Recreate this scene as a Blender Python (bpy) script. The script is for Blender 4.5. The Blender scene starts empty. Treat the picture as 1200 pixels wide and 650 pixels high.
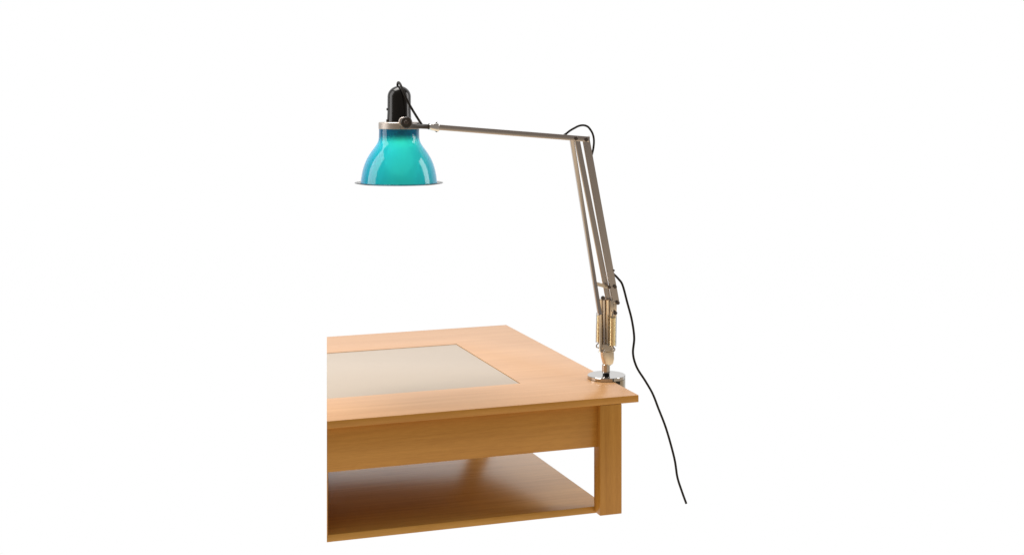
import bpy, bmesh, math
from mathutils import Vector, Matrix
S = bpy.context.scene
COL = S.collection
# ------------------------------------------------------------------ camera geometry
F, V0, W0 = 1942.3, 16.85, 1200.0        # focal length, horizon row (photo pixels)
H_TOP = 0.2137                           # table top height
DC = 3.055                               # distance of the near table corner
CAMZ = H_TOP + (462.5 - V0) / F * DC
CAM = Vector((0, 0, CAMZ))
def ray(x, y): return Vector(((x - 600) / F, 1.0, -(y - V0) / F))
def on_z(x, y, z):
    r = ray(x, y); return CAM + r * ((z - CAMZ) / r.z)

# ------------------------------------------------------------------ helpers
def link(o, parent=None):
    COL.objects.link(o)
    if parent: o.parent = parent
    return o
def empty(name, loc, rz=0.0, parent=None):
    o = bpy.data.objects.new(name, None); o.empty_display_size = .05
    o.location = loc; o.rotation_euler = (0, 0, rz)
    return link(o, parent)
def obj(name, bm, mats, parent=None, smooth=True, auto=35):
    bmesh.ops.recalc_face_normals(bm, faces=bm.faces[:])
    me = bpy.data.meshes.new(name); bm.to_mesh(me); bm.free()
    for m in (mats if isinstance(mats, (list, tuple)) else [mats]): me.materials.append(m)
    if smooth:
        for p in me.polygons: p.use_smooth = True
        try: me.set_sharp_from_angle(angle=math.radians(auto))
        except Exception: pass
    return link(bpy.data.objects.new(name, me), parent)
def box(bm, a, b, bev=0.0):
    a = Vector(a); b = Vector(b)
    r = bmesh.ops.create_cube(bm, size=1.0)
    vs = r['verts']
    for v in vs:
        v.co = Vector([(a[i] + b[i]) / 2 + v.co[i] * (b[i] - a[i]) for i in range(3)])
    if bev:
        es = list({e for v in vs for e in v.link_edges})
        bmesh.ops.bevel(bm, geom=es, offset=bev, segments=2, affect='EDGES', profile=.5)
def frame_of(d, ref=Vector((0, 0, 1))):
    d = d.normalized()
    if abs(d.dot(ref)) > .98: ref = Vector((0, 1, 0))
    s = d.cross(ref).normalized(); t = s.cross(d).normalized()
    return d, s, t
def bar(bm, p, q, w, t, n, bev=.0008, ext=0.0, sg=2):
    """rectangular bar p->q, width w in plane, thickness t along n"""
    p = Vector(p); q = Vector(q); d = (q - p).normalized(); n = Vector(n)
    n = (n - d * n.dot(d)).normalized(); s = d.cross(n)
    p = p - d * ext; q = q + d * ext
    r = bmesh.ops.create_cube(bm, size=1.0); vs = r['verts']; L = (q - p).length
    for v in vs:
        v.co = (p + q) / 2 + d * v.co.x * L + s * v.co.y * w + n * v.co.z * t
    if bev:
        es = list({e for v in vs for e in v.link_edges})
        bmesh.ops.bevel(bm, geom=es, offset=bev, segments=sg, affect='EDGES', profile=.5)
def cyl(bm, p, q, r1, r2=None, seg=32, bev=0.0):
    p = Vector(p); q = Vector(q); r2 = r1 if r2 is None else r2
    d, s, t = frame_of(q - p)
    L = (q - p).length
    prof = [(0, 0), (r1 - bev, 0), (r1, bev), (r2, L - bev), (r2 - bev, L), (0, L)] if bev else [(0, 0), (r1, 0), (r2, L), (0, L)]
    lathe(bm, prof, p, d, s, t, seg)
def lathe(bm, prof, o, d, s, t, seg=64, mat=0):
    o = Vector(o); rings = []
    for r, h in prof:
        if r < 1e-7: rings.append([bm.verts.new(o + d * h)])
        else: rings.append([bm.verts.new(o + d * h + (s * math.cos(2 * math.pi * k / seg) + t * math.sin(2 * math.pi * k / seg)) * r) for k in range(seg)])
    for A, B in zip(rings, rings[1:]):
        for k in range(seg):
            k2 = (k + 1) % seg
            vs = [A[0]] if len(A) == 1 else [A[k], A[k2]]
            vs += [B[0]] if len(B) == 1 else [B[k2], B[k]]
            if len(vs) > 2:
                f = bm.faces.new(vs); f.material_index = mat
def spline(pts, n=10):
    P = [Vector(p) for p in pts]; P = [2 * P[0] - P[1]] + P + [2 * P[-1] - P[-2]]; out = []
    for i in range(1, len(P) - 2):
        a, b, c, d = P[i - 1:i + 3]
        for k in range(n):
            t = k / n
            out.append(.5 * ((2 * b) + (c - a) * t + (2 * a - 5 * b + 4 * c - d) * t * t + (-a + 3 * b - 3 * c + d) * t ** 3))
    out.append(P[-2]); return out
def tube(bm, pts, r, seg=12):
    ring0 = None; n = None; last = None
    for i, p in enumerate(pts):
        d = (pts[min(i + 1, len(pts) - 1)] - pts[max(i - 1, 0)]).normalized()
        if n is None: n = d.orthogonal().normalized()
        n = (n - d * n.dot(d)).normalized(); b = d.cross(n)
        ring = [bm.verts.new(p + (n * math.cos(2 * math.pi * k / seg) + b * math.sin(2 * math.pi * k / seg)) * r) for k in range(seg)]
        if ring0:
            for k in range(seg): bm.faces.new([last[k], last[(k + 1) % seg], ring[(k + 1) % seg], ring[k]])
        else: ring0 = ring
        last = ring
    bm.faces.new(ring0[::-1]); bm.faces.new(last)
def prism(bm, poly, n, t):
    """extrude a planar polygon of world points along n by t"""
    n = Vector(n) * t
    a = [bm.verts.new(Vector(p)) for p in poly]; b = [bm.verts.new(Vector(p) + n) for p in poly]
    bm.faces.new(a); bm.faces.new(b[::-1])
    for i in range(len(a)):
        j = (i + 1) % len(a); bm.faces.new([a[i], b[i], b[j], a[j]])

# ------------------------------------------------------------------ materials
def mat(name):
    m = bpy.data.materials.new(name); m.use_nodes = True
    nt = m.node_tree; return m, nt, nt.nodes['Principled BSDF']
def nd(nt, t, **k):
    n = nt.nodes.new(t)
    for a, b in k.items(): setattr(n, a, b)
    return n
def wood(name, axis='x', base=(.55, .266, .047), seed=0.0, ior=1.5, rough=.34, con=1.0, bump=.05):
    m, nt, P = mat(name)
    tc = nd(nt, 'ShaderNodeTexCoord'); mp = nd(nt, 'ShaderNodeMapping')
    sc = {'x': (2.6, 70, 70), 'z': (70, 70, 2.6)}[axis]
    mp.inputs['Scale'].default_value = sc; mp.inputs['Location'].default_value = (seed, seed * 1.7, seed * .6)
    nt.links.new(tc.outputs['Object'], mp.inputs['Vector'])
    n1 = nd(nt, 'ShaderNodeTexNoise'); n1.inputs['Scale'].default_value = 1.3; n1.inputs['Detail'].default_value = 7; n1.inputs['Roughness'].default_value = .62; n1.inputs['Distortion'].default_value = .5
    nt.links.new(mp.outputs[0], n1.inputs['Vector'])
    # short fine pores of beech
    mp2 = nd(nt, 'ShaderNodeMapping'); k = {'x': (55, 650, 650), 'z': (650, 650, 55)}[axis]
    mp2.inputs['Scale'].default_value = k
    nt.links.new(tc.outputs['Object'], mp2.inputs['Vector'])
    n2 = nd(nt, 'ShaderNodeTexNoise'); n2.inputs['Scale'].default_value = 1.0; n2.inputs['Detail'].default_value = 2
    nt.links.new(mp2.outputs[0], n2.inputs['Vector'])
    # broad boards
    mp3 = nd(nt, 'ShaderNodeMapping'); mp3.inputs['Scale'].default_value = {'x': (1.5, 13, 13), 'z': (13, 13, 1.5)}[axis]
    mp3.inputs['Location'].default_value = (seed * 2, 3 + seed, 1)
    nt.links.new(tc.outputs['Object'], mp3.inputs['Vector'])
    n3 = nd(nt, 'ShaderNodeTexNoise'); n3.inputs['Scale'].default_value = 1.0; n3.inputs['Detail'].default_value = 3; n3.inputs['Distortion'].default_value = 1.0
    nt.links.new(mp3.outputs[0], n3.inputs['Vector'])
    def mth(op, a, b):
        x = nd(nt, 'ShaderNodeMath', operation=op)
        for i, v in enumerate((a, b)):
            if isinstance(v, float): x.inputs[i].default_value = v
            else: nt.links.new(v, x.inputs[i])
        return x.outputs[0]
    s = mth('ADD', mth('MULTIPLY', n1.outputs[0], .5), mth('ADD', mth('MULTIPLY', n2.outputs[0], .22), mth('MULTIPLY', n3.outputs[0], .28)))
    cr = nd(nt, 'ShaderNodeValToRGB'); e = cr.color_ramp.elements
    e[0].position = .36; e[0].color = tuple(c * (1 - (1 - f) * con) for c, f in zip(base, (.84, .78, .66))) + (1,)
    e[1].position = .62; e[1].color = tuple(min(1, c * (1 + (f - 1) * con)) for c, f in zip(base, (1.12, 1.16, 1.25))) + (1,)
    nt.links.new(s, cr.inputs[0]); nt.links.new(cr.outputs[0], P.inputs['Base Color'])
    P.inputs['Roughness'].default_value = rough; P.inputs['IOR'].default_value = ior
    bp = nd(nt, 'ShaderNodeBump'); bp.inputs['Strength'].default_value = bump; bp.inputs['Distance'].default_value = .001
    nt.links.new(s, bp.inputs['Height']); nt.links.new(bp.outputs[0], P.inputs['Normal'])
    return m
def metal(name, col, rough, noise=.06, sc=900, stretch=(1, 1, .05)):
    m, nt, P = mat(name)
    P.inputs['Metallic'].default_value = 1; P.inputs['Base Color'].default_value = (*col, 1)
    tc = nd(nt, 'ShaderNodeTexCoord'); mp = nd(nt, 'ShaderNodeMapping'); mp.inputs['Scale'].default_value = stretch
    nt.links.new(tc.outputs['Object'], mp.inputs['Vector'])
    n = nd(nt, 'ShaderNodeTexNoise'); n.inputs['Scale'].default_value = sc; n.inputs['Detail'].default_value = 3
    nt.links.new(mp.outputs[0], n.inputs['Vector'])
    mr = nd(nt, 'ShaderNodeMapRange'); mr.inputs['To Min'].default_value = max(.02, rough - noise); mr.inputs['To Max'].default_value = rough + noise
    nt.links.new(n.outputs[0], mr.inputs['Value']); nt.links.new(mr.outputs[0], P.inputs['Roughness'])
    return m
def plain(name, col, rough, spec=.5, noise=.1, sc=300):
    m, nt, P = mat(name)
    tc = nd(nt, 'ShaderNodeTexCoord'); n = nd(nt, 'ShaderNodeTexNoise'); n.inputs['Scale'].default_value = sc
    nt.links.new(tc.outputs['Object'], n.inputs['Vector'])
    mx = nd(nt, 'ShaderNodeMix', data_type='RGBA')
    mx.inputs['A'].default_value = (*[c * (1 - noise) for c in col], 1); mx.inputs['B'].default_value = (*[min(1, c * (1 + noise)) for c in col], 1)
    nt.links.new(n.outputs[0], mx.inputs['Factor']); nt.links.new(mx.outputs['Result'], P.inputs['Base Color'])
    P.inputs['Roughness'].default_value = rough; P.inputs['Specular IOR Level'].default_value = spec
    return m
M_top = wood('beech_top', 'x', (.555, .29, .118), 1.3, 1.62, .32, .65, .012)
M_front = wood('beech_apron', 'x', seed=4.1)
M_leg = wood('beech_leg', 'z', seed=7.7)
M_shelf = wood('beech_shelf', 'x', base=(.60, .325, .078), seed=9.2, ior=1.41, rough=.25, bump=.012)
M_panel = plain('frosted_glass', (.46, .38, .30), .38, .5, .02, 40)
M_gap = plain('panel_joint', (.28, .17, .08), .6)
M_arm = metal('brushed_nickel', (.55, .50, .465), .2, .03)
M_arm2 = metal('brushed_nickel_reflect_tint', (.78, .68, .55), .3, .05)  # same nickel, table's reflection on the lower parts put into a lighter tan
M_silver = metal('bright_silver', (.92, .90, .87), .12, .02)
M_body = metal('clamp_steel', (.40, .35, .28), .16, .03)
M_chrome = metal('chrome', (.52, .50, .48), .07, .02, 60, (1, 1, 1))
M_collar = metal('satin_collar', (.42, .38, .35), .46, .05)
M_bolt = metal('dark_bolt', (.13, .11, .10), .3)
M_gold = metal('spring_brass', (.88, .76, .46), .26, .03)
M_black = plain('black_enamel', (.006, .005, .0045), .2, .35, .02)
M_darkm = plain('dark_bronze', (.030, .024, .020), .3, .4, .1)
M_cord = plain('black_cord', (.010, .008, .006), .5, .2)
# cased cyan glass (outer skin): translucent colour below a glossy surface
def glass_cyan():
    m = bpy.data.materials.new('cyan_cased_glass'); m.use_nodes = True; nt = m.node_tree; nt.nodes.clear()
    out = nd(nt, 'ShaderNodeOutputMaterial')
    tr = nd(nt, 'ShaderNodeBsdfTranslucent'); tr.inputs[0].default_value = (.07, .80, .72, 1)
    lw = nd(nt, 'ShaderNodeLayerWeight'); lw.inputs[0].default_value = .45
    dm = nd(nt, 'ShaderNodeMix', data_type='RGBA'); dm.inputs['A'].default_value = (.03, .85, .80, 1); dm.inputs['B'].default_value = (.0, .38, .92, 1)   # longer path through the coloured glass
    nt.links.new(lw.outputs['Facing'], dm.inputs['Factor']); nt.links.new(dm.outputs['Result'], tr.inputs[0])
    df = nd(nt, 'ShaderNodeBsdfDiffuse'); df.inputs[0].default_value = (.001, .20, .50, 1)
    tp = nd(nt, 'ShaderNodeBsdfTransparent'); tp.inputs[0].default_value = (.03, .50, .72, 1)
    gl = nd(nt, 'ShaderNodeBsdfGlossy'); gl.inputs['Roughness'].default_value = .05; gl.inputs[0].default_value = (1, 1, 1, 1)
    fr = nd(nt, 'ShaderNodeFresnel'); fr.inputs[0].default_value = 1.42
    a = nd(nt, 'ShaderNodeMixShader'); a.inputs[0].default_value = .62
    nt.links.new(df.outputs[0], a.inputs[1]); nt.links.new(tr.outputs[0], a.inputs[2])
    b = nd(nt, 'ShaderNodeMixShader'); b.inputs[0].default_value = .04
    nt.links.new(a.outputs[0], b.inputs[1]); nt.links.new(tp.outputs[0], b.inputs[2])
    c = nd(nt, 'ShaderNodeMixShader')
    nt.links.new(fr.outputs[0], c.inputs[0]); nt.links.new(b.outputs[0], c.inputs[1]); nt.links.new(gl.outputs[0], c.inputs[2])
    nt.links.new(c.outputs[0], out.inputs[0]); return m
def glass_clear(name, tint=(.97, .98, .98), rough=.03, ior=1.4):
    m = bpy.data.materials.new(name); m.use_nodes = True; nt = m.node_tree; nt.nodes.clear()
    out = nd(nt, 'ShaderNodeOutputMaterial')
    tp = nd(nt, 'ShaderNodeBsdfTransparent'); tp.inputs[0].default_value = (*tint, 1)
    gl = nd(nt, 'ShaderNodeBsdfGlossy'); gl.inputs['Roughness'].default_value = rough
    fr = nd(nt, 'ShaderNodeFresnel'); fr.inputs[0].default_value = ior
    c = nd(nt, 'ShaderNodeMixShader')
    nt.links.new(fr.outputs[0], c.inputs[0]); nt.links.new(tp.outputs[0], c.inputs[1]); nt.links.new(gl.outputs[0], c.inputs[2])
    nt.links.new(c.outputs[0], out.inputs[0]); return m
M_cyan = glass_cyan()
M_inner = glass_clear('inner_glass_skin')
M_flange = glass_clear('flange_glass', (.40, .55, .60), .08)
M_tube = glass_clear('clear_sleeve', (.97, .96, .95), .08, 1.12)
M_bulb, nt, P = mat('lit_bulb')
P.inputs['Base Color'].default_value = (.9, .88, .8, 1); P.inputs['Emission Color'].default_value = (1, .80, .50, 1); P.inputs['Emission Strength'].default_value = 3.9

# ------------------------------------------------------------------ coffee table
AZ = .3427; SC = 1.3
corner = CAM + ray(748.5, 462.5) * DC
T = empty('coffee_table', (corner.x, corner.y, 0), AZ)
T['label'] = 'pale beech coffee table with an inset frosted glass panel and a lower shelf'
T['category'] = 'coffee table'
bpy.context.view_layer.update()
Tm = Matrix.Translation((corner.x, corner.y, 0)) @ Matrix.Rotation(AZ, 4, 'Z'); Ti = Tm.inverted()
# the photograph shows the table sawn off on its left: a vertical cut
cut_co = Ti @ CAM; cdir = (Ti.to_3x3() @ Vector(((383 - 600) / F, 1, 0))); cut_no = Vector((-cdir.y, cdir.x, 0)).normalized()
def tpart(name, bm, m, **k):
    g = bm.verts[:] + bm.edges[:] + bm.faces[:]
    r = bmesh.ops.bisect_plane(bm, geom=g, plane_co=cut_co, plane_no=cut_no, clear_outer=True)
    es = [e for e in r['geom_cut'] if isinstance(e, bmesh.types.BMEdge)]
    if es:
        bmesh.ops.contextual_create(bm, geom=es) if False else bmesh.ops.holes_fill(bm, edges=es, sides=0)
    return obj(name, bm, m, T, **k)
Lx, Ly, TH = 1.35, .564 * SC, .0132
gx1, gy0, gy1 = -.1328 * SC, .1263 * SC, .4329 * SC
gx0 = -Lx - gx1
# top: four boards round the opening for the glass (one mesh)
bm = bmesh.new(); o = [(-Lx, 0), (0, 0), (0, Ly), (-Lx, Ly)]; i_ = [(gx0, gy0), (gx1, gy0), (gx1, gy1), (gx0, gy1)]
z0, z1 = H_TOP - TH, H_TOP
V = {}
for nm, pts in (('o', o), ('i', i_)):
    for k, (x, y) in enumerate(pts):
        for zz in (0, 1): V[nm, k, zz] = bm.verts.new((x, y, (z0, z1)[zz]))
for k in range(4):
    j = (k + 1) % 4
    bm.faces.new([V['o', k, 1], V['o', j, 1], V['i', j, 1], V['i', k, 1]])
    bm.faces.new([V['o', k, 0], V['i', k, 0], V['i', j, 0], V['o', j, 0]])
    bm.faces.new([V['o', k, 0], V['o', j, 0], V['o', j, 1], V['o', k, 1]])
    bm.faces.new([V['i', k, 0], V['i', k, 1], V['i', j, 1], V['i', j, 0]])
es = [e for e in bm.edges if all(abs(v.co.x) < 1e-5 or abs(v.co.x + Lx) < 1e-5 or abs(v.co.y) < 1e-5 or abs(v.co.y - Ly) < 1e-5 for v in e.verts) and not ({round(v.co.x, 4) for v in e.verts} & {round(gx1, 4), round(gx0, 4)})]
bmesh.ops.bevel(bm, geom=es, offset=.0009, segments=2, affect='EDGES', profile=.5)
bmesh.ops.recalc_face_normals(bm, faces=bm.faces[:])
for f in bm.faces: f.material_index = 0 if f.normal.z > .8 else 1
top = tpart('tabletop', bm, [M_top, M_front], auto=30)
bm = bmesh.new(); g = .0007
box(bm, (gx0 + g, gy0 + g, z0 + .004), (gx1 - g, gy1 - g, z1 - .0006), .0006)
gp = tpart('glass_panel', bm, M_panel); gp['label'] = 'grey beige frosted glass panel set flush in the top'
bm = bmesh.new(); box(bm, (gx0 - .01, gy0 - .01, z0 - .006), (gx1 + .01, gy1 + .01, z0 - .0005)); tpart('panel_bed', bm, M_gap)
LW, LD, lx, ly = .0432, .030, -.0338, .0
LZ = -.0012
bm = bmesh.new(); box(bm, (lx - LW, ly, LZ), (lx, ly + LD, z0 - .0003), .0012); tpart('leg', bm, M_leg)
bm = bmesh.new(); box(bm, (lx - LW, Ly - ly - LD, LZ), (lx, Ly - ly, z0 - .0003), .0012); tpart('leg', bm, M_leg)
ap = ly + .012; AZB = H_TOP - .0705 * SC
bm = bmesh.new(); box(bm, (-Lx, ap, AZB), (lx - LW + .0004, ap + .016, z0 - .0005), .0008); tpart('apron', bm, M_front)
bm = bmesh.new(); box(bm, (-Lx, Ly - ap - .016, z0 - .042), (lx - LW + .0004, Ly - ap, z0 - .0005), .0008); tpart('apron', bm, M_front)
bm = bmesh.new(); box(bm, (lx - .028, ly + LD - .0004, AZB), (lx - .012, Ly - ly - LD + .0004, z0 - .0005), .0008); tpart('apron', bm, M_front)
SZ = H_TOP - .1543 * SC - .0053; ST = .0126
bm = bmesh.new(); box(bm, (-Lx, LD + .0005, SZ - ST), (-.0530, Ly - .030, SZ), .0008); tpart('lower_shelf', bm, M_shelf)

# thin board added at the cut to keep side light off the shelf
bm = bmesh.new()
g0 = cut_co.to_2d(); dd = Vector((-cut_no.y, cut_no.x)); 
if dd.y < 0: dd = -dd
def along(yv): k = (yv - g0.y) / dd.y; return g0 + dd * k
inn = -cut_no.to_2d() * .0004
pts = [along(ap + .0165) + inn, along(ap + .43) + inn]
prism(bm, [(p.x, p.y, SZ + .0003) for p in pts] + [(p.x, p.y, z0 - .0075) for p in pts[::-1]], (-cut_no.x, -cut_no.y, 0), .0016)
obj('added_shade_board', bm, M_front, T)
# ------------------------------------------------------------------ clamp-on lamp
DT = .0068
base = on_z(710.7, 438.6, H_TOP + DT)             # centre of the clamp disc's top face
PHI = math.radians(14)
e1 = Vector((-math.cos(PHI), -math.sin(PHI), 0)); nrm = Vector((math.sin(PHI), -math.cos(PHI), 0))   # nrm faces the camera
def L(x, y, off=0.0):
    """point on the lamp's own upright plane (off: metres towards the viewer's side)"""
    r = ray(x, y); b = base + nrm * off
    t = (b - CAM).dot(nrm) / r.dot(nrm); return CAM + r * t
def mm(x, y): return (L(x, y) - CAM).y / F         # metres per pixel there
LAMP = empty('desk_lamp', (base.x, base.y, H_TOP))
LAMP['label'] = 'jointed metal arm lamp with a glossy cyan glass shade, clamped to the table edge'
LAMP['category'] = 'lamp'
LOFF = Vector((base.x, base.y, H_TOP))
def lp(name, bm, m, parent=None, **k):
    bmesh.ops.translate(bm, verts=bm.verts[:], vec=-LOFF)
    return obj(name, bm, m, parent or LAMP, **k)
u = mm(711, 438)
# clamp: a disc whose outer segment runs down over the table's edge, with a lower jaw and screw
R = 22.3 * u
ux = Vector((math.cos(AZ), math.sin(AZ), 0)); uy = Vector((-math.sin(AZ), math.cos(AZ), 0))
edge = (corner - base).dot(ux)                      # distance from disc centre to table edge along ux
bm = bmesh.new()
bc = Vector((base.x, base.y, H_TOP))
lathe(bm, [(0, .0004), (R - .0006, .0004), (R, .001), (R, DT - .0008), (R - .0008, DT), (0, DT)], bc, Vector((0, 0, 1)), ux, uy, 96)
disc = lp('clamp_disc', bm, M_chrome)
bm = bmesh.new()
a0 = math.acos(min(.99, (edge + .0012) / (R - .0002)))
arc = [(-a0 + 2 * a0 * k / 30) for k in range(31)]
poly = [bc + ux * (R - .0002) * math.cos(a) + uy * (R - .0002) * math.sin(a) + Vector((0, 0, .0002)) for a in arc]
prism(bm, poly, (0, 0, -1), .034)
lp('clamp_body', bm, M_body)
bm = bmesh.new()   # slot and recess in the clamp body, facing the viewer
for (ax, ay, bx, by) in ((718.0, 443.6, 719.3, 447.2), (721.6, 446.8, 726.8, 450.2)):
    def onb(x, y):
        r = ray(x, y); c2 = Vector((CAM.x - bc.x, CAM.y - bc.y)); d2 = Vector((r.x, r.y))
        A = d2.dot(d2); B = 2 * c2.dot(d2); C = c2.dot(c2) - (R + .0003) ** 2
        t = (-B - math.sqrt(B * B - 4 * A * C)) / (2 * A); return CAM + r * t
    prism(bm, [onb(ax, ay), onb(bx, ay), onb(bx, by), onb(ax, by)], (0, 1, 0), .002)
lp('clamp_recess', bm, M_black, smooth=False)
bm = bmesh.new()
box(bm, (edge - .030, -.012, -.034), (edge + .004, .012, -.028), .001)
bmesh.ops.transform(bm, matrix=Matrix.Translation(bc) @ Matrix.Rotation(AZ, 4, 'Z'), verts=bm.verts[:])
lp('clamp_jaw', bm, M_chrome)
bm = bmesh.new(); q = bc + ux * (edge - .02)
cyl(bm, q + Vector((0, 0, -.050)), q + Vector((0, 0, -TH - .001)), .004, seg=24); cyl(bm, q + Vector((0, 0, -TH - .004)), q + Vector((0, 0, -TH - .0006)), .008, seg=24)
lp('clamp_screw', bm, M_chrome)
# stem
bm = bmesh.new()
cyl(bm, L(710.3, 443.0) * 1.0, L(710.3, 435.5), 4.1 * u, seg=32, bev=.0003); lp('stem_socket', bm, M_black)
bm = bmesh.new(); cyl(bm, L(710.2, 436.5), L(710.2, 426.4), 4.7 * u, seg=40, bev=.0006); lp('stem', bm, M_chrome)

UP = Vector((0, 0, 1))
def plate(bm, px, off, t): prism(bm, [L(x, y, off) for x, y in px], nrm, t)
# folded bracket: two cheeks and a spine
bm = bmesh.new()
plate(bm, [(703.4, 401), (717.0, 401), (717.4, 419), (716.2, 424.4), (711.4, 427.6), (706.2, 427.4), (703.6, 417), (702.8, 406)], -.0075, .014)
bmesh.ops.bevel(bm, geom=bm.edges[:], offset=.0022, segments=4, affect='EDGES', profile=.5)
plate(bm, [(702.8, 349.5), (716.0, 352), (717.4, 380), (717.4, 404), (703.6, 404)], -.0045, .0025)
lp('bracket', bm, M_arm2, auto=25)
for xa, xb, wd, of, mm_ in ((703.4, 703.7, 3.0, .003, M_arm2), (707.3, 708.0, 3.4, .0, M_arm), (711.7, 712.4, 4.2, .003, M_arm2)):
    bm = bmesh.new(); bar(bm, L(xa, 350.5, of), L(xb, 412, of), wd * u, .006, nrm, wd * u * .36, 0, 5); lp('bracket_rib', bm, mm_)
# springs in clear sleeves
def spring(x0, y0, x1, y1, r, off, hook, hx):
    p, q = L(x0, y0, off), L(x1, y1, off)
    bm = bmesh.new(); d, s, t = frame_of(q - p); Ln = (q - p).length
    n = int(Ln / .0016); prof_ = [(0, 0)]
    for k in range(n):
        z_ = Ln * k / n; w_ = Ln / n
        prof_ += [(r - .0002, z_), (r - .00005, z_ + w_ * .25), (r, z_ + w_ * .5), (r - .00005, z_ + w_ * .75)]
    prof_ += [(r - .0005, Ln), (0, Ln)]
    lathe(bm, prof_, p, d, s, t, 28)
    sp = lp('spring', bm, M_gold)
    bm = bmesh.new()
    h0 = q; hk = spline([h0, L(hx, y1 + 1.6, off), L(hx + hook * 2.2, y1 + 4, off), L(hx + hook * 1.6, y1 + 6.4, off), L(hx - hook * 1.6, y1 + 7, off)], 6)
    tube(bm, hk, .0012, 8); a = lp('hook', bm, M_chrome, sp)
    bm = bmesh.new()
    hk = spline([p, L(x0, y0 - 3, off), L(x0 + .6 * hook, y0 - 6, off), L(x0 - hook, y0 - 8, off)], 6)
    tube(bm, hk, .0012, 8); lp('hook', bm, M_chrome, sp)
    bm = bmesh.new()
    d, s, t = frame_of(q - p); ro = r + .0014; ri = r + .0007
    lathe(bm, [(ri, -.003), (ro, -.003), (ro, Ln + .001), (ri, Ln + .001), (ri, -.003)], p, d, s, t, 32)
    lp('spring_sleeve', bm, M_tube)
spring(702.6, 368, 702.0, 400.4, 3.0 * u, -.004, -1, 701.2)
spring(718.0, 372, 717.6, 404.6, 3.7 * u, .011, 1, 718.2)
# lower arm bars
def arm(name, pts, w, t, off, m, ext=0.0, parent=None, bv=.22):
    bm = bmesh.new(); P_ = [L(x, y, off) for x, y in pts]
    for a, b in zip(P_, P_[1:]): bar(bm, a, b, w, t, nrm, min(w, t) * bv, ext, 3)
    return lp(name, bm, m, parent, auto=18)
ue = mm(684, 165)
arm('lower_arm_bar', [(669.6, 161.5), (702.8, 368)], 4.9 * ue, .0085, .006, M_arm)
arm('lower_arm_bar', [(675.8, 162), (716.0, 366)], 3.9 * ue, .0075, -.006, M_arm)
arm('lower_arm_bar', [(686.6, 163), (721.3, 353)], 5.4 * ue, .0085, .003, M_arm)
arm('lower_link', [(699.4, 332.6), (712.5, 336)], 3.0 * ue, .004, -.001, M_arm2)
arm('lower_link', [(720.5, 350), (720.0, 372)], 4.6 * ue, .006, .004, M_arm2)
arm('lower_link', [(716.6, 352), (716.6, 372)], 3.6 * ue, .004, .008, M_arm2)
# upper arm
arm('upper_arm', [(513.5, 149.2), (690.0, 163.2)], 6.2 * ue, .010, .0155, M_arm, bv=.12)
def bolt(x, y, r, off, h, m=M_bolt):
    bm = bmesh.new(); p = L(x, y, off)
    cyl(bm, p, p + nrm * h, r * ue, seg=24, bev=.0006); lp('bolt', bm, m)
    bm = bmesh.new(); cyl(bm, p + nrm * (h - .0001), p + nrm * (h + .0008), r * .5 * ue, seg=6); o = lp('bolt_head', bm, m)
bolt(674.6, 162.3, 2.3, .019, .0035); bolt(686.6, 163.6, 2.4, .019, .0035)
bolt(713.8, 336.0, 2.1, .009, .0035); bolt(720.3, 335.6, 2.2, .007, .004)
bolt(723.4, 354.3, 2.3, .007, .005); bolt(706.2, 348.8, 2.5, .006, .0045)
bolt(720.6, 366.3, 2.4, .009, .004); bolt(712.0, 404.0, 1.9, .006, .002, M_chrome); bolt(707.4, 410.6, 2.0, .0055, .0025, M_chrome)
bolt(719.0, 316.6, 1.2, .006, .003)
# elbow cheek behind the upper arm
arm('elbow_plate', [(671.5, 162.0), (688.5, 163.4)], 5.2 * ue, .0025, -.012, M_arm)
bm = bmesh.new()
for x, y in ((674.6, 162.3), (686.6, 163.6)): cyl(bm, L(x, y, -.013), L(x, y, .0195), 1.5 * ue, seg=16)
lp('elbow_pin', bm, M_arm)

# ------------------------------------------------------------------ lamp head
hc = L(467.6, 180, .012); uh = hc.y / F
TILT = math.radians(2.6)     # mouth of the shade tipped slightly towards the viewer
ax = Vector((0, math.sin(TILT), math.cos(TILT))); sx = Vector((1, 0, 0)); sy = ax.cross(sx)
def yh(y): return -(y - 180) * uh     # height along head axis for a photo row
def hp(x, y, off=0.0): return hc + sx * (x - 467.6) * uh + ax * yh(y) + sy * (-off)   # off>0: nearer the viewer
sy = -sy if sy.y < 0 else sy
prof = spline([(23.7, 151.2), (23.7, 157), (23.9, 162), (25.0, 166.5), (28.0, 171.5), (32.8, 178), (37.4, 185.5), (41.0, 194), (43.3, 203), (44.4, 210), (44.9, 214.6)] and [(a, b, 0) for a, b in [(23.7, 151.2), (23.7, 157), (23.9, 162), (25.0, 166.5), (28.0, 171.5), (32.8, 178), (37.4, 185.5), (41.0, 194), (43.3, 203), (44.4, 210), (44.9, 214.6)]], 5)
th = 1.3
outer = [(p.x * uh, yh(p.y)) for p in prof]
inner = [((p.x - th) * uh, yh(p.y)) for p in prof]
bm = bmesh.new()
lathe(bm, outer, hc, ax, sx, sy, 128, 0)
lathe(bm, inner[::-1], hc, ax, sx, sy, 128, 1)
lathe(bm, [outer[0], inner[0]], hc, ax, sx, sy, 128, 1)
bmesh.ops.remove_doubles(bm, verts=bm.verts[:], dist=1e-6)
shade = lp('lamp_shade', bm, [M_cyan, M_inner], auto=60)
bm = bmesh.new()
lathe(bm, [(43.6 * uh, yh(214.4)), (45.0 * uh, yh(214.3)), (51.2 * uh, yh(213.4)), (51.9 * uh, yh(213.9)), (51.4 * uh, yh(214.5)), (45 * uh, yh(215.6)), (43.6 * uh, yh(215.6)), (43.6 * uh, yh(214.4))], hc, ax, sx, sy, 128)
fl = lp('shade_rim', bm, M_flange, shade, auto=60)
bm = bmesh.new()
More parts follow.
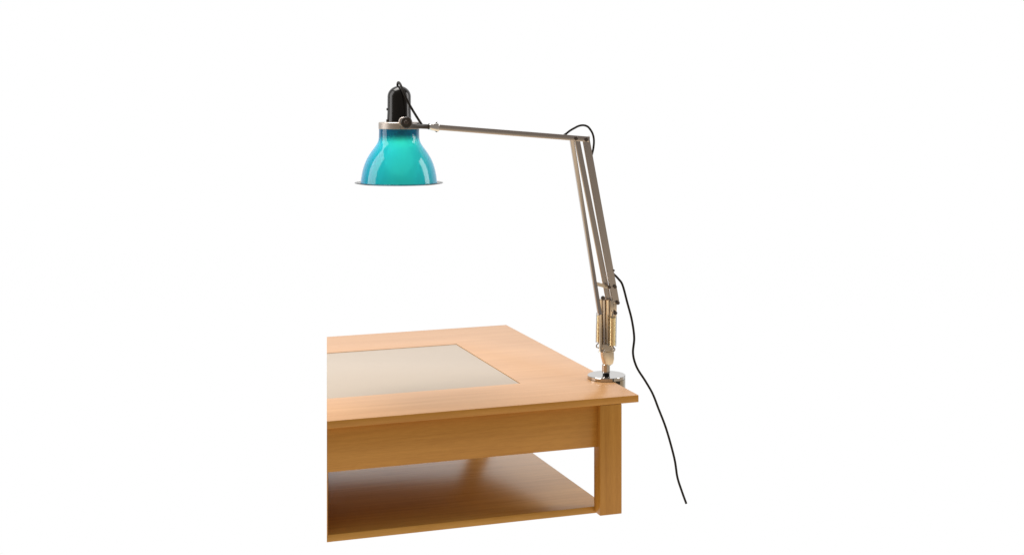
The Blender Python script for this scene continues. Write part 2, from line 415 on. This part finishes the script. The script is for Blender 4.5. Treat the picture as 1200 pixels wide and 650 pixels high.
lathe(bm, [(0, yh(143.2)), (23.2 * uh, yh(143.2)), (24.1 * uh, yh(144)), (24.1 * uh, yh(150.8)), (23.4 * uh, yh(151.6)), (22.0 * uh, yh(151.6)), (22 * uh, yh(146)), (0, yh(146))], hc, ax, sx, sy, 96)
col = lp('collar', bm, M_collar)
bm = bmesh.new()  # tightening gap of the collar
box(bm, (-.0006, -.0006, 0), (.0006, .0006, 7 * uh))
p = hp(470.6, 151.2, 23.9 * uh); bmesh.ops.translate(bm, verts=bm.verts[:], vec=p); lp('collar_seam', bm, M_chrome, col)
# black lamp holder with domed top
pr = [(14.6, 144), (14.3, 140), (13.8, 130), (13.75, 113.5)] + [(13.75 * math.cos(a), 113.5 - 12.7 * math.sin(a)) for a in [math.pi / 2 * k / 10 for k in range(1, 10)]] + [(0, 100.8)]
bm = bmesh.new(); lathe(bm, [(0, yh(144))] + [(r * uh, yh(y)) for r, y in pr], hc, ax, sx, sy, 64)
hol = lp('lamp_holder', bm, M_black, auto=50)
bm = bmesh.new(); cyl(bm, hp(455.5, 128.2, 2 * uh), hp(452.9, 128.2, 2 * uh), 1.5 * uh, seg=16, bev=.0003); lp('screw', bm, M_black, hol)
bm = bmesh.new(); box(bm, (-1.5 * uh, -.001, 0), (1.5 * uh, .001, 4 * uh)); bmesh.ops.translate(bm, verts=bm.verts[:], vec=hp(454.6, 144.0, 8 * uh)); lp('vent_slot', bm, M_bolt, hol)
# socket and bulb
bm = bmesh.new(); cyl(bm, hp(467.6, 146), hp(467.6, 164), 19.5 * uh, 17.5 * uh, seg=48, bev=.001); lp('bulb_socket', bm, M_black)
bm = bmesh.new(); bmesh.ops.create_uvsphere(bm, u_segments=32, v_segments=20, radius=17 * uh)
for v in bm.verts:
    if v.co.z > 0: v.co.z *= 1.5; f_ = max(0, v.co.z / (25.5 * uh)); v.co.x *= 1 - .25 * f_; v.co.y *= 1 - .25 * f_
bmesh.ops.translate(bm, verts=bm.verts[:], vec=hp(467.6, 188)); lp('light_bulb', bm, M_bulb)
# swivel knuckle, dark link, silver fork
fy = 24.5 * uh
bm = bmesh.new(); cyl(bm, hp(474.4, 142.4, fy - .012), hp(474.4, 142.4, fy + .003), 5.6 * uh, seg=48, bev=.001); lp('knuckle_washer', bm, M_collar)
bm = bmesh.new(); cyl(bm, hp(478.0, 143.0, fy - .002), hp(478.0, 143.0, fy + .010), 6.6 * uh, seg=48, bev=.0012)
kn = lp('knuckle', bm, M_darkm)
bm = bmesh.new(); cyl(bm, hp(478.0, 143.0, fy + .0099), hp(478.0, 143.0, fy + .0112), 2.4 * uh, seg=24, bev=.0003); lp('bolt', bm, M_bolt, kn)
kp = hp(478.0, 146.8, fy + .004); ke = L(503.5, 148.6, .0155)
bm = bmesh.new(); bar(bm, kp, ke, 5.4 * uh, .007, nrm, .001); lp('head_link', bm, M_darkm)
bm = bmesh.new()
fx = [(501.5, 146), (504, 144.8), (511.5, 144.2), (513.2, 145.2), (513.2, 153.2), (511.5, 153.6), (504, 152.3), (501.5, 150.8)]
prism(bm, [L(x, y, .010) for x, y in fx], nrm, .014); bmesh.ops.bevel(bm, geom=bm.edges[:], offset=.0012, segments=3, affect='EDGES', profile=.5)
fk = lp('fork', bm, M_silver)
bm = bmesh.new(); cyl(bm, L(511.6, 155, .017), L(511.6, 142.8, .017), 1.0 * uh, seg=16, bev=.0002); cyl(bm, L(511.6, 154.2, .017), L(511.6, 152.8, .017), 2 * uh, seg=16); lp('fork_pin', bm, M_chrome, fk)
# ------------------------------------------------------------------ flex
cr_ = 1.4 * uh
bm = bmesh.new()
pts = [hp(465.8, 104, -4 * uh), hp(465.4, 99.5, -3 * uh), hp(466.6, 96.8, 2 * uh), hp(469.4, 99.0, 9 * uh), hp(473.5, 108, 15.0 * uh), hp(478.5, 118.5, 17 * uh), hp(484.5, 129, 18 * uh), hp(490.2, 138, 20 * uh), L(494.6, 146.5, .018)]
tube(bm, spline(pts, 8), cr_, 12); lp('cord', bm, M_cord)
bm = bmesh.new()
pts = [(658, 160), (662.8, 157.2), (668, 153.2), (673.5, 150), (678, 147.8), (682.7, 146.9), (686.8, 147.6), (690.3, 150), (694.4, 156.6), (696, 164.5), (695.3, 174), (693.2, 182.5), (691, 188)]
tube(bm, spline([L(x, y, .010 - .012 * i / 12) for i, (x, y) in enumerate(pts)], 8), 1.25 * ue, 12); lp('cord', bm, M_cord)
bm = bmesh.new()
pts = [(714.5, 317), (719.7, 321.5), (725, 327), (729.6, 334), (735, 354), (740.4, 374.7), (743.2, 395.5), (741.8, 414), (746.2, 430), (756.2, 446), (764.8, 461), (771.5, 478), (781, 503), (790.2, 536.4), (793.8, 558.6), (799, 575), (804.2, 589.4)]
tube(bm, spline([L(x, y, -.004 - .0008 * i) for i, (x, y) in enumerate(pts)], 8), 1.35 * ue, 12); lp('cord', bm, M_cord)

# ------------------------------------------------------------------ light
def area(name, loc, tgt, sx_, sy_, power, col):
    l = bpy.data.lights.new(name, 'AREA'); l.shape = 'RECTANGLE'; l.size = sx_; l.size_y = sy_; l.energy = power; l.color = col
    o = bpy.data.objects.new(name, l); COL.objects.link(o); o.location = loc
    o.rotation_euler = (Vector(tgt) - Vector(loc)).to_track_quat('-Z', 'Y').to_euler(); return o
area('overhead_softbox', (-.75, 3.5, 2.8), (-.5, 2.85, .2), 1.6, 1.1, 68, (1, .97, .93))
area('left_softbox', (-1.75, 3.0, 1.35), (-.2, 3.05, .85), 1.0, 1.7, 22, (1, .98, .96))
area('right_softbox', (1.6, 3.35, 1.25), (-.2, 3.05, .8), .65, 1.2, 15, (1, .98, .96))
w = bpy.data.worlds.new('World'); S.world = w; w.use_nodes = True; nt = w.node_tree; nt.nodes.clear()
tc = nd(nt, 'ShaderNodeTexCoord'); sp = nd(nt, 'ShaderNodeSeparateXYZ'); nt.links.new(tc.outputs['Generated'], sp.inputs[0])
mr = nd(nt, 'ShaderNodeMapRange', interpolation_type='SMOOTHSTEP'); mr.inputs['From Min'].default_value = .25; mr.inputs['From Max'].default_value = .75
nt.links.new(sp.outputs['Y'], mr.inputs['Value'])
fl_ = nd(nt, 'ShaderNodeMapRange', interpolation_type='SMOOTHSTEP'); fl_.inputs['From Min'].default_value = -.10; fl_.inputs['From Max'].default_value = -.36
nt.links.new(sp.outputs['Z'], fl_.inputs['Value'])
m0 = nd(nt, 'ShaderNodeMix', data_type='RGBA'); m0.inputs['A'].default_value = (.24, .215, .195, 1); m0.inputs['B'].default_value = (1.12, .92, .66, 1)
nt.links.new(fl_.outputs[0], m0.inputs['Factor'])
mx = nd(nt, 'ShaderNodeMix', data_type='RGBA'); nt.links.new(m0.outputs['Result'], mx.inputs['A']); mx.inputs['B'].default_value = (1, 1, 1, 1)
nt.links.new(mr.outputs[0], mx.inputs['Factor'])
bg = nd(nt, 'ShaderNodeBackground'); nt.links.new(mx.outputs['Result'], bg.inputs[0]); bg.inputs[1].default_value = 1.0
ow = nd(nt, 'ShaderNodeOutputWorld'); nt.links.new(bg.outputs[0], ow.inputs[0])

# ------------------------------------------------------------------ camera
c = bpy.data.cameras.new('camera'); co = bpy.data.objects.new('camera', c); COL.objects.link(co)
co.location = CAM; co.rotation_euler = (math.pi / 2, 0, 0)
c.sensor_width = 36; c.sensor_fit = 'HORIZONTAL'; c.lens = F / 1200 * 36; c.shift_y = -(325 - V0) / 1200; c.clip_start = .05; c.clip_end = 100
S.camera = co
S.render.engine = 'CYCLES'
S.view_settings.view_transform = 'Standard'; S.view_settings.look = 'None'; S.view_settings.exposure = 0; S.view_settings.gamma = 1
S.cycles.max_bounces = 10; S.cycles.transparent_max_bounces = 12
